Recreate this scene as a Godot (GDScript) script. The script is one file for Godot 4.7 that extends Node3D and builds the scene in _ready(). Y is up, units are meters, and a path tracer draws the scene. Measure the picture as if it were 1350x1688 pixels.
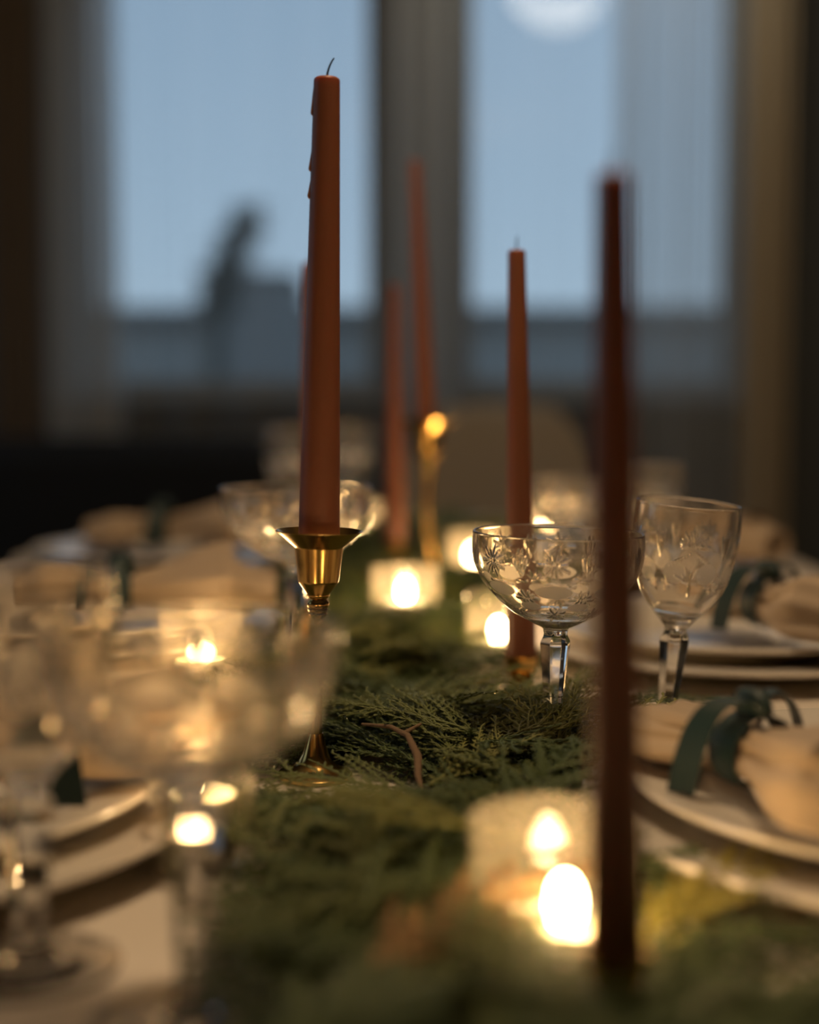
extends Node3D

const TABLE := 0.75          # height of the table top
var rng := RandomNumberGenerator.new()
var M := {}                  # materials by name

func _ready() -> void:
	# ---- camera, sky, lamps, exposure
	rng.seed = 11
	var cam := Camera3D.new()
	cam.name = "camera"
	cam.fov = 39.6047
	cam.near = 0.02
	cam.far = 400.0
	var attr := CameraAttributesPhysical.new()
	attr.frustum_focal_length = 50.0
	attr.frustum_focus_distance = 0.745
	attr.exposure_aperture = 2.4
	cam.attributes = attr
	add_child(cam)
	cam.position = Vector3(0, 0.946, 0)
	cam.rotation_degrees.x = -4.537
	cam.fov = 39.6047
	cam.current = true
	var sky := ProceduralSkyMaterial.new()
	sky.sky_top_color = lin(.24, .38, .55)
	sky.sky_horizon_color = lin(.46, .635, .79)
	sky.sky_curve = 0.15
	sky.ground_horizon_color = lin(.10, .13, .16)
	sky.ground_bottom_color = lin(.04, .05, .06)
	var env := Environment.new()
	env.background_mode = Environment.BG_SKY
	env.sky = Sky.new()
	env.sky.sky_material = sky
	env.tonemap_mode = Environment.TONE_MAPPER_LINEAR
	env.tonemap_exposure = 1.07
	env.sdfgi_enabled = true
	env.ssao_enabled = true
	env.ssil_enabled = true
	var we := WorldEnvironment.new()
	we.name = "world_environment"
	we.environment = env
	add_child(we)
	make_materials()
	pendant("opal globe pendant lamp hanging above the dinner table", Vector3(0.12, 2.02, -0.62), 0.70)
	ceiling_lamp("round opal ceiling lamp near the windows", Vector3(0.57, 2.6, -3.80), 0.27)
	room()
	outside()
	furniture()
	settings()
	candles()
	greens()

func pendant(label: String, at: Vector3, energy: float) -> void:
	var o := thing("pendant_lamp", label, "lamp", at)
	var s := Shape.new()
	var prof := []
	for k in 25:
		var a := -PI / 2 + PI * k / 24.0
		prof.append(Vector2(maxf(.11 * cos(a), .0001), .11 * sin(a)))
	s.lathe(prof, 48)
	obj("lamp_globe", s, M.opal, o)
	s = Shape.new()
	s.lathe([Vector2(.0001, .105), Vector2(.03, .105), Vector2(.03, .15), Vector2(.006, .17), Vector2(.004, .52), Vector2(.05, .55), Vector2(.05, .5795), Vector2(.0001, .5795)], 32)
	obj("rod", s, M.brass, o)
	var l := OmniLight3D.new()
	l.name = "globe_light"
	l.light_color = lin(1, .70, .41)
	l.light_energy = energy
	l.light_size = 0.10
	l.omni_range = 12.0
	l.omni_attenuation = 2.0
	l.shadow_enabled = true
	o.add_child(l, true)

func ceiling_lamp(label: String, at: Vector3, energy: float) -> void:
	var o := thing("ceiling_lamp", label, "lamp", at)
	var s := Shape.new()
	s.lathe([Vector2(.0001, -.12), Vector2(.10, -.113), Vector2(.17, -.085), Vector2(.215, -.045), Vector2(.22, -.015), Vector2(.0001, -.015)], 48)
	obj("lamp_shade", s, M.opal_dim, o)
	s = Shape.new()
	s.lathe([Vector2(.0001, -.0148), Vector2(.225, -.0148), Vector2(.225, -.0005), Vector2(.0001, -.0005)], 48)
	obj("base", s, M.brass, o)
	var l := OmniLight3D.new()
	l.name = "ceiling_light"
	l.light_color = lin(1, .93, .82)
	l.light_energy = energy
	l.light_size = 0.21
	l.omni_range = 12.0
	l.omni_attenuation = 2.0
	l.shadow_enabled = true
	l.position.y = -.05
	o.add_child(l, true)

func room() -> void:
	var s := Shape.new()
	s.box(Vector3(0, -.05, -1.2), Vector3(5.2, .1, 7.2))
	struct("floor", s, M.oak_floor, "dark oak floor under the table")
	s = Shape.new()
	s.box(Vector3(0, 2.65, -1.2), Vector3(5.2, .1, 7.2))
	struct("ceiling", s, M.ceiling_paint, "plain pale ceiling above the table")
	s = Shape.new()
	s.box(Vector3(2.5, 1.3, -1.2), Vector3(.2, 2.6, 7.2))
	struct("wall_right", s, M.dark_wall, "dark painted wall right of the windows")
	s = Shape.new()
	for b in [[-4.8, 2.4, 0.0, .96], [-4.8, 2.4, 2.35, 2.6], [-4.8, -3.9, .96, 2.35], [-2.3, -1.4, .96, 2.35], [-.4, 2.4, .96, 2.35]]:
		s.box(Vector3(-2.5, (b[2] + b[3]) / 2, (b[0] + b[1]) / 2), Vector3(.2, b[3] - b[2], b[1] - b[0]))
	struct("wall_left", s, M.dark_wall, "dark painted side wall with two windows on the left")
	s = Shape.new()
	s.box(Vector3(0, 1.3, 2.3), Vector3(4.8, 2.6, .2))
	struct("wall_front", s, M.dark_wall, "dark painted wall behind the camera")
	# window wall: two openings, a pier between
	s = Shape.new()
	for b in [[-2.4, 2.4, 0.0, .96], [-2.4, 2.4, 2.35, 2.6], [-2.4, -1.10, .96, 2.35], [-.085, .15, .96, 2.35], [1.06, 2.4, .96, 2.35]]:
		s.box(Vector3((b[0] + b[1]) / 2, (b[2] + b[3]) / 2, -4.65), Vector3(b[1] - b[0], b[3] - b[2], .25))
	struct("wall_back", s, M.pier_paint, "grey wall with two tall windows and a pier between")
	s = Shape.new()
	s.box(Vector3(0, .05, -4.515), Vector3(4.8, .1, .02), .004)
	struct("baseboard_back", s, M.frame_paint, "grey skirting board under the windows")
	var n := 1
	for w in [[-1.10, -.085], [.15, 1.06]]:
		var x0: float = w[0]
		var x1: float = w[1]
		var o := Node3D.new()
		o.name = "window_%d" % n
		o.set_meta("kind", "structure")
		o.set_meta("label", ["tall window left of the grey pier", "tall window right of the grey pier"][n - 1])
		add_child(o)
		var f := Shape.new()
		for b in [[x0, x0 + .05, .96, 2.35], [x1 - .05, x1, .96, 2.35], [x0 + .05, x1 - .05, .96, 1.01], [x0 + .05, x1 - .05, 2.30, 2.35]]:
			f.box(Vector3((b[0] + b[1]) / 2, (b[2] + b[3]) / 2, -4.66), Vector3(b[1] - b[0], b[3] - b[2], .07), .006)
		obj("window_frame", f, M.frame_paint, o)
		f = Shape.new()
		f.box(Vector3((x0 + x1) / 2, 1.655, -4.66), Vector3(x1 - x0 - .09, 1.30, .006))
		obj("window_pane", f, M.window_glass, o)
		f = Shape.new()
		f.box(Vector3((x0 + x1) / 2, .945, -4.47), Vector3(x1 - x0 + .08, .03, .14), .006)
		obj("window_sill", f, M.frame_paint, o)
		n += 1
	for w in [[-3.9, -2.3], [-1.4, -.4]]:
		var o := Node3D.new()
		o.name = "window_%d" % n
		o.set_meta("kind", "structure")
		o.set_meta("label", ["first side window in the left wall, nearer the tall windows", "second side window in the left wall, nearer the camera"][n - 3])
		add_child(o)
		var f := Shape.new()
		for b in [[w[0], w[0] + .05, .96, 2.35], [w[1] - .05, w[1], .96, 2.35], [w[0] + .05, w[1] - .05, .96, 1.01], [w[0] + .05, w[1] - .05, 2.30, 2.35]]:
			f.box(Vector3(-2.5, (b[2] + b[3]) / 2, (b[0] + b[1]) / 2), Vector3(.07, b[3] - b[2], b[1] - b[0]), .006)
		obj("window_frame", f, M.frame_paint, o)
		f = Shape.new()
		f.box(Vector3(-2.5, 1.655, (w[0] + w[1]) / 2), Vector3(.006, 1.30, w[1] - w[0] - .09))
		obj("window_pane", f, M.window_glass, o)
		n += 1
	# curtains hang on one rod
	var rod := Shape.new()
	rod.tube([Vector3(-1.75, 2.47, -4.38), Vector3(0, 2.47, -4.38), Vector3(1.75, 2.47, -4.38)], [.012, .012, .012], 16)
	tag(obj("curtain_rod", rod, M.black_metal), "long thin rod carrying all the curtains over both windows", "curtain rod")
	curtain("sheer_curtain", "gathered grey sheer at the outer edge of the left window", -1.10, -.885, 5, .035, M.sheer)
	curtain("sheer_curtain", "wide thin sheer drawn across the left window", -.885, -.06, 5, .045, M.sheer_thin)
	curtain("sheer_curtain", "narrow gathered sheer hanging before the pier between the windows", -.055, .13, 3, .03, M.sheer)
	curtain("sheer_curtain", "wide thin sheer across the inner half of the right window", .135, .62, 3, .045, M.sheer_thin)
	curtain("sheer_curtain", "gathered grey sheer across the outer half of the right window", .62, 1.03, 5, .04, M.sheer_mid)
	curtain("drape", "tan full length drape hanging right of the right window", 1.02, 1.155, 3, .03, M.tan_drape)
	curtain("drape", "brown full length drape hanging left of the left window", -1.27, -1.125, 4, .025, M.brown_drape)

func curtain(called: String, label: String, x0: float, x1: float, folds: int, amp: float, m: Material) -> void:
	var rows := []
	var steps := folds * 12
	for i in 14:
		var y := 2.46 - (2.46 - .02) * i / 13.0
		var row := PackedVector3Array()
		for j in steps + 1:
			var u := float(j) / steps
			var a := amp * (.75 + .25 * sin(3.1 * u + 1.0)) * (.6 + .4 * i / 13.0)
			row.append(Vector3(lerpf(x0, x1, u) + .6 * a * sin(TAU * folds * u * 2.0 + 1.3 * sin(9.0 * u)), y, -4.38 + a * sin(TAU * folds * u + .5 * sin(7.0 * u))))
		rows.append(row)
	var s := Shape.new()
	s.grid(rows, false)
	tag(obj(called, s, m), label, "curtain")

func outside() -> void:
	var s := Shape.new()
	s.box(Vector3(0, -3.1, -45), Vector3(160, .2, 80))
	struct("ground", s, M.asphalt, "street level ground outside the windows")
	var b := thing("building", "long low grey building filling the lower part of both windows", "building", Vector3(0, -3.0, -30))
	s = Shape.new()
	s.box(Vector3(0, 2.72, 0), Vector3(34, 5.44, 8))
	obj("wall", s, M.render_grey, b)
	s = Shape.new()
	s.box(Vector3(0, 5.50, .1), Vector3(34.6, .22, 8.6), .03)
	obj("roof", s, M.render_dark, b)
	b = thing("building", "narrow taller dark block rising behind the tall candle", "building", Vector3(-2.35, -3.0, -22))
	s = Shape.new()
	s.box(Vector3(0, 2.85, 0), Vector3(1.3, 5.7, 3))
	obj("wall", s, M.render_dark, b)
	s = Shape.new()
	s.box(Vector3(0, 5.73, 0), Vector3(1.4, .1, 3.1), .02)
	obj("roof", s, M.render_dark, b)
	var t := thing("tree", "small dark bare-topped tree leaning beside the taller block", "tree", Vector3(-1.83, -2.55, -14))
	s = Shape.new()
	s.tube([Vector3(-.12, 0, 0), Vector3(-.10, 2.5, 0), Vector3(-.05, 4.2, 0), Vector3(.03, 4.75, 0), Vector3(.14, 5.1, 0), Vector3(.30, 5.28, 0)], [.12, .10, .08, .05, .03, .015], 10)
	obj("trunk", s, M.tree_leaf, t)
	s = Shape.new()
	for k in 900:
		var u := rng.randf()
		var c := Vector3(lerpf(-.05, .32, u ** 1.4), lerpf(4.3, 5.32, u ** .8), 0)
		var q := c + Vector3(rng.randfn(0, .10), rng.randfn(0, .09), rng.randfn(0, .10)) * (1.15 - .5 * u)
		var d := Vector3(rng.randfn(), rng.randfn(), rng.randfn()).normalized() * .07
		s.spike(q, q + d, .03, Vector3(.3, 1, .2).normalized())
	obj("crown", s, M.tree_leaf, t)

func chair(label: String, at: Vector3, turn: float, cloth: Material) -> void:
	var o := thing("dining_chair", label, "chair", at, turn)
	var s := Shape.new()
	s.box(Vector3(0, .44, 0), Vector3(.46, .09, .46), .03)
	obj("seat", s, cloth, o)
	# curved upholstered back, rounded top; the back stands at -z
	var rows := []
	for i in 19:
		var v := i / 18.0
		var row := PackedVector3Array()
		var w := .215 * (1.0 if v < .6 else sqrt(maxf(1.0 - ((v - .6) / .42) ** 2 * .75, 0.0)))
		for j in 40:
			var a := TAU * j / 40.0
			var x := w * signf(cos(a)) * absf(cos(a)) ** .45
			var z := .035 * signf(sin(a)) * absf(sin(a)) ** .6 * (1.0 if i > 0 and i < 18 else .4)
			row.append(Vector3(x, .47 + .46 * v, -.21 - .07 * v + z + .5 * x * x))
		rows.append(row)
	rows.reverse()
	var e := PackedVector3Array(); e.resize(40); e.fill(Vector3(0, .935, -.28))
	rows.push_front(e)
	var e2 := PackedVector3Array(); e2.resize(40); e2.fill(Vector3(0, .465, -.21))
	rows.push_back(e2)
	s = Shape.new()
	s.grid(rows, true)
	obj("backrest", s, cloth, o)
	for x in [-.19, .19]:
		for z in [-.19, .19]:
			s = Shape.new()
			s.tube([Vector3(x * 1.08, .0, z * 1.08), Vector3(x, .40, z)], [.013, .019], 12)
			obj("leg", s, M.dark_wood, o)

func furniture() -> void:
	var t := thing("dining_table", "long dark wooden dining table under the linen cloth", "table", Vector3(0, 0, -1.12))
	var s := Shape.new()
	s.box(Vector3(0, TABLE - .0225, 0), Vector3(.94, .035, 2.5), .004)
	obj("tabletop", s, M.dark_wood, t)
	for x in [-.40, .40]:
		for z in [-1.15, 1.15]:
			s = Shape.new()
			s.tube([Vector3(x, 0, z), Vector3(x, .35, z), Vector3(x, TABLE - .04, z)], [.025, .03, .04], 16)
			obj("leg", s, M.dark_wood, t)
	# cloth: a flat top with soft ripples, hanging over the edges
	var rows := []
	var rows_z := 61
	for i in rows_z:
		var zz := lerpf(-1.26, 1.26, i / float(rows_z - 1))
		var row := PackedVector3Array()
		for j in 57:
			var u := j / 56.0 * 2.0 - 1.0
			var x := u * .74
			var y := TABLE - .0005
			if absf(x) > .475:
				y -= (absf(x) - .475)
				x = signf(x) * (.478 + .012 * sin(zz * 26.0) * (absf(u * .74) - .475) / .26)
			row.append(Vector3(x, y, zz - 1.12))
		rows.append(row)
	for e in [[-1.262, 0], [1.262, -1]]:
		for k in range(1, 6):
			var row := PackedVector3Array()
			for p in rows[e[1]]:
				row.append(p)
			for j in row.size():
				row[j].y -= .05
				row[j].z = -1.12 + e[0] + .008 * k * sin(row[j].x * 30.0) * signf(e[0]) * .5
			if e[1] == 0:
				rows.push_front(row)
			else:
				rows.push_back(row)
	s = Shape.new()
	s.grid(rows, false)
	tag(obj("tablecloth", s, M.table_linen), "cream linen tablecloth covering the long dinner table", "tablecloth")
	chair("taupe upholstered chair at the far head of the table", Vector3(.20, 0, -2.92), 0.0, M.taupe_cloth)
	chair("taupe upholstered chair by the far right corner of the table", Vector3(.86, 0, -2.28), -PI / 2, M.taupe_cloth)
	chair("dark upholstered chair by the far left corner of the table", Vector3(-.86, 0, -2.30), PI / 2, M.dark_cloth)
	var o := thing("sofa", "dark low sofa standing under the left window", "sofa", Vector3(-1.15, 0, -3.75))
	s = Shape.new()
	s.box(Vector3(0, .25, .08), Vector3(1.7, .30, .72), .05)
	obj("seat", s, M.dark_cloth, o)
	s = Shape.new()
	s.box(Vector3(0, .52, -.30), Vector3(1.7, .64, .2), .06)
	obj("backrest", s, M.dark_cloth, o)
	for x in [-.78, .78]:
		s = Shape.new()
		s.box(Vector3(x, .37, .08), Vector3(.16, .5, .74), .05)
		obj("armrest", s, M.dark_cloth, o)
	for x in [-.75, .75]:
		for z in [-.3, .38]:
			s = Shape.new()
			s.tube([Vector3(x, 0, z), Vector3(x, .11, z)], [.018, .024], 10)
			obj("leg", s, M.dark_wood, o)

func settings() -> void:
	var cup_cuts := []
	star(cup_cuts, Vector2(0, .0125), 14, .0008, .0090, .00052, .0008)
	for x in [-.0168, .0168]:
		for q in [[-.0028, .0075, .0165], [0.0, .0050, .0190], [.0028, .0075, .0165]]:
			cup_cuts.append([Vector2(x + q[0], q[1]), Vector2(x + q[0] * .3, q[2]), .0009, .0006])
		cup_cuts.append([Vector2(x - .0035, .0215), Vector2(x + .0035, .0215), .0010, .0006])
		star(cup_cuts, Vector2(x * .80, .0335), 8, .0008, .0062, .0008, .0007)
	cup_cuts.append([Vector2(-.011, .0245), Vector2(.011, .0225), .0005, .0005])
	star(cup_cuts, Vector2(0, .0475), 10, .0008, .0070, .0008, .0007)
	star(cup_cuts, Vector2(0, .0580), 6, .0006, .0040, .0008, .0006)
	var ck := [Vector2(.0064, .0726), Vector2(.0074, .0748), Vector2(.0125, .0773), Vector2(.0225, .0827), Vector2(.0315, .0901), Vector2(.0390, .0983), Vector2(.0438, .1070), Vector2(.0456, .1160), Vector2(.0454, .1254)]
	var cs := [Vector2(.0064, .0058), Vector2(.0048, .0130), Vector2(.0049, .020), Vector2(.0058, .040), Vector2(.0069, .055), Vector2(.0077, .0635), Vector2(.0079, .0668), Vector2(.0072, .0688), Vector2(.0063, .0706), Vector2(.0064, .0726)]
	var coupe := make_glass("coupe_glass", "cut crystal coupe with starburst bowl standing in the cedar right of the tall candle", ck, .0785, smooth_profile(cs, 3), .033, 8, cup_cuts, [[.5, .40, .34, .07, .5], [0.0, .56, .24, .05, .5], [1.0, .56, .24, .05, .5]], 120, 15, 6)
	coupe.set_meta("group", "cut crystal glasses")
	coupe.position = Vector3(.0763, TABLE, -.7499)
	coupe.rotation.y = .25
	lean(coupe, 1.2)
	var wine_cuts := []
	star(wine_cuts, Vector2(0, .0215), 12, .0006, .0102, .00052, .0008, -PI * .98, .15)
	star(wine_cuts, Vector2(0, .0430), 7, .0010, .0110, .0008, .0007, -PI * .85, -.1)
	wine_cuts.append([Vector2(0, .052), Vector2(0, .040), .0009, .0007])
	for x in [-.0185, .0185]:
		for q in [[-.0020, .0140, .0260], [0.0, .0150, .0300], [.0020, .0140, .0260]]:
			wine_cuts.append([Vector2(x + q[0], q[1]), Vector2(x + q[0] * .2, q[2]), .0006, .0006])
		star(wine_cuts, Vector2(x * .72, .0440), 8, .0006, .0050, .0007, .0006)
	wine_cuts.append([Vector2(-.013, .0330), Vector2(-.001, .0250), .0006, .0005])
	wine_cuts.append([Vector2(.013, .0330), Vector2(.001, .0250), .0006, .0005])
	var wk := [Vector2(.0066, .0640), Vector2(.0076, .0658), Vector2(.0108, .0700), Vector2(.0170, .0762), Vector2(.0212, .0818), Vector2(.0246, .0882), Vector2(.0276, .0973), Vector2(.0298, .1110), Vector2(.0306, .1235), Vector2(.0300, .1365)]
	var ws := [Vector2(.0068, .0058), Vector2(.0056, .0140), Vector2(.0060, .025), Vector2(.0077, .045), Vector2(.0087, .0550), Vector2(.0088, .0575), Vector2(.0077, .0603), Vector2(.0066, .0624), Vector2(.0066, .0640)]
	var wine := make_glass("wine_glass", "cut crystal wine glass tilting slightly behind the nearest napkin on the right", wk, .0715, smooth_profile(ws, 3), .031, 5, wine_cuts, [[.24, .46, .19, .09, .5], [.76, .46, .19, .09, .5]], 150, 14, 6)
	wine.set_meta("group", "cut crystal glasses")
	wine.position = Vector3(.1480, TABLE + .0008, -.813)
	wine.rotation.y = .3
	lean(wine, 4.6, 2.2)
	var c: Node3D
	dup(coupe, "large blurred cut crystal coupe close to the camera on the left", Vector3(-.0678, TABLE, -.4337), .1)
	c = dup(coupe, "cut crystal coupe whose bowl shows behind the tall candle's brass socket", Vector3(-.0792, TABLE, -.9917), .4)
	c.scale = Vector3(1.17, 1.07, 1.17)
	dup(coupe, "far cut crystal coupe behind the starburst coupe and the second candle", Vector3(.148, TABLE, -1.25), .7)
	dup(wine, "blurred cut crystal wine glass at the left edge close to the camera", Vector3(-.1311, TABLE, -.4778), .9)
	dup(wine, "far cut crystal wine glass seen over the nearer wine glass", Vector3(.222, TABLE, -1.30), .2)
	c = dup(wine, "tall far wine glass showing just left of the tall candle", Vector3(-.138, TABLE, -1.70), .2)
	c.scale = Vector3.ONE * 1.2
	c = dup(wine, "tall far wine glass showing just right of the tall candle", Vector3(-.083, TABLE, -1.86), 1.2)
	c.scale = Vector3.ONE * 1.2
	# place settings: a charger, a plate on it, a tied napkin on top
	var places := [[.235, -.62, "nearest place on the right", -.42, .0], [.240, -1.07, "second place on the right", -.35, .3], [.255, -1.55, "third place on the right", -.2, .2],
		[-.245, -.62, "nearest place on the left", .10, .1], [-.255, -1.10, "second place on the left", .15, .3], [-.292, -1.62, "third place on the left", -.1, .1]]
	var charger: MeshInstance3D
	var plate: MeshInstance3D
	var k := 0
	for p in places:
		var at := Vector3(p[0], TABLE, p[1])
		if k == 0:
			charger = tag(obj("charger_plate", plate_shape(.158, .019), M.ceramic), "wide cream charger plate at the " + p[2], "plate", "cream charger plates")
			charger.position = at
			plate = tag(obj("dinner_plate", plate_shape(.137, .022), M.ceramic), "cream dinner plate on the charger at the " + p[2], "plate", "cream dinner plates")
			plate.position = at + Vector3(0, .0085, 0)
		else:
			dup(charger, "wide cream charger plate at the " + p[2], at)
			dup(plate, "cream dinner plate on the charger at the " + p[2], at + Vector3(0, .0085, 0))
		k += 1
	napkin("beige linen napkin with dark green velvet ribbon on the nearest right plate", Vector3(.148, TABLE + .0305, -.602), -1.12, 3, 1.0)
	napkin("beige linen napkin lying on the second plate on the right", Vector3(.262, TABLE + .0312, -1.03), -1.15, 5, 1.15)
	napkin("beige linen napkin lying on the third plate on the right", Vector3(.285, TABLE + .0312, -1.52), -.7, 8, 1.1)
	napkin("shaded beige napkin lying on the nearest left plate", Vector3(-.165, TABLE + .0315, -.605), PI + .35, 12, 1.25)
	napkin("beige linen napkin lying on the second plate on the left", Vector3(-.225, TABLE + .0312, -1.10), .12, 21, 1.1)
	napkin("beige linen napkin lying on the third plate on the left", Vector3(-.285, TABLE + .0312, -1.64), -.1, 33, 1.2)

func candles() -> void:
	var tall := candlestick_tall()
	var low := candlestick_low()
	var g1 := "tall turned brass candlesticks"
	var g2 := "low brass candlesticks"
	var o := candlestick(tall, "turned brass candlestick with flared socket in sharp focus on the cedar", Vector3(-.0491, TABLE, -.7265), 1.0, g1)
	lean(o, 1.25)
	var up := o.basis.y
	o = taper("sharp terracotta taper candle in the flared brass candlestick, wax drips down its left side", Vector3(-.0491, TABLE, -.7265) + up * .1125, .2440, .01083, .0066, .0115, .0034)
	lean(o, 1.25)
	for q in [[.1985, .0008, .0040], [.1850, .0009, .0036], [.2260, .0006, .0060]]:
		var s := Shape.new()
		var r: float = lerpf(.01083, .0066, q[0] / .244)
		s.tube([Vector3(-r + .0008, q[0] + q[2] * 2.6, .001), Vector3(-r + .0002, q[0] + q[2] * 1.4, .001), Vector3(-r - .0001, q[0] + q[2] * .6, .0011), Vector3(-r - .0003, q[0] + .0004, .0012), Vector3(-r - .0001, q[0] - .0006, .0012), Vector3(-r + .0004, q[0] - .0012, .0012)], [q[1] * .4, q[1] * .6, q[1] * .8, q[1], q[1] * .8, q[1] * .4], 12)
		obj("wax_drip", s, M.drip_wax, o)
	candlestick(low, "low brass dish candlestick holding the second candle behind the coupe", Vector3(.0735, TABLE, -.9241), 1.0, g2)
	o = taper("terracotta taper candle standing behind the starburst coupe", Vector3(.0735, TABLE + .0226, -.9241), .2690, .0101, .0057, .010, .0006)
	lean(o, -1.0)
	candlestick(low, "low brass dish candlestick at the bottom edge nearest the camera", Vector3(.0645, TABLE, -.430), .85, g2)
	o = taper("dark blurred taper candle nearest the camera, crossing the coupe", Vector3(.0645, TABLE + .0192, -.430), .2440, .0088, .0053, .007, .0004)
	lean(o, -.9)
	o = candlestick(tall, "distant tall brass candlestick beyond the votives in the middle of the table", Vector3(.0195, TABLE, -1.54), 1.35, g1)
	o = taper("faint distant taper candle with the highest tip between the windows", Vector3(.0190, TABLE + .1505, -1.54), .2990, .0112, .0062, .006, .0004)
	lean(o, -2.6)
	candlestick(low, "distant low brass candlestick left of the distant tall one", Vector3(-.0170, TABLE, -1.62), 1.25, g2)
	taper("faint distant taper candle standing left of the tallest distant one", Vector3(-.0170, TABLE + .0282, -1.62), .296, .0118, .0060, .006, .0004)
	candlestick(low, "low brass candlestick hidden behind the sharp tall candle", Vector3(-.0805, TABLE, -1.16), 1.0, g2)
	taper("terracotta taper candle almost hidden behind the sharp tall candle", Vector3(-.0805, TABLE + .0226, -1.16), .283, .0100, .0060, .007, .0004)
	# votives with their lights
	votive("large clear glass votive nearest the camera at the lower right", "lit tealight in the nearest votive at the lower right", Vector3(.0512, TABLE, -.488), .006, 1.0, Vector2(.003, .006), .003)
	votive("clear glass votive in the middle of the cedar behind the tall candlestick", "lit tealight burning in the middle of the table", Vector3(-.0037, TABLE, -1.2272), .014, 1.0, Vector2(.0, .0), .003)
	votive("clear glass votive just behind the second candle's base", "lit tealight just left of the second candle's base", Vector3(.0723, TABLE, -1.0672), .006, 1.0, Vector2(-.0055, .004), .003)
	votive("clear glass votive showing beside the rim of the starburst coupe", "lit tealight flame at the left rim of the starburst coupe", Vector3(.0720, TABLE, -1.557), .009, 1.0, Vector2(-.002, 0), .003)
	votive("farthest clear glass votive, right of the tall candle's socket", "farthest lit tealight, right of the tall candle's socket", Vector3(-.0720, TABLE, -2.0301), .010, 1.0, Vector2(.0, .0), .003)
	votive("clear glass votive behind the stem of the near left coupe", "lit tealight glowing behind the stem of the near left coupe", Vector3(-.0865, TABLE, -.5800), .036, .75, Vector2(0, .0), .0008, .62)
	votive("clear glass votive between the second left plate and the coupe behind the tall candle", "lit tealight seen through the bowl of the near left coupe", Vector3(-.138, TABLE, -.935), .008, 1.0, Vector2(0, 0), .003)
	votive("far clear glass votive seen through the far coupe on the right", "far lit tealight seen through the far coupe on the right", Vector3(.190, TABLE, -1.93), .012, 1.0, Vector2(0, 0), .003)

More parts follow.
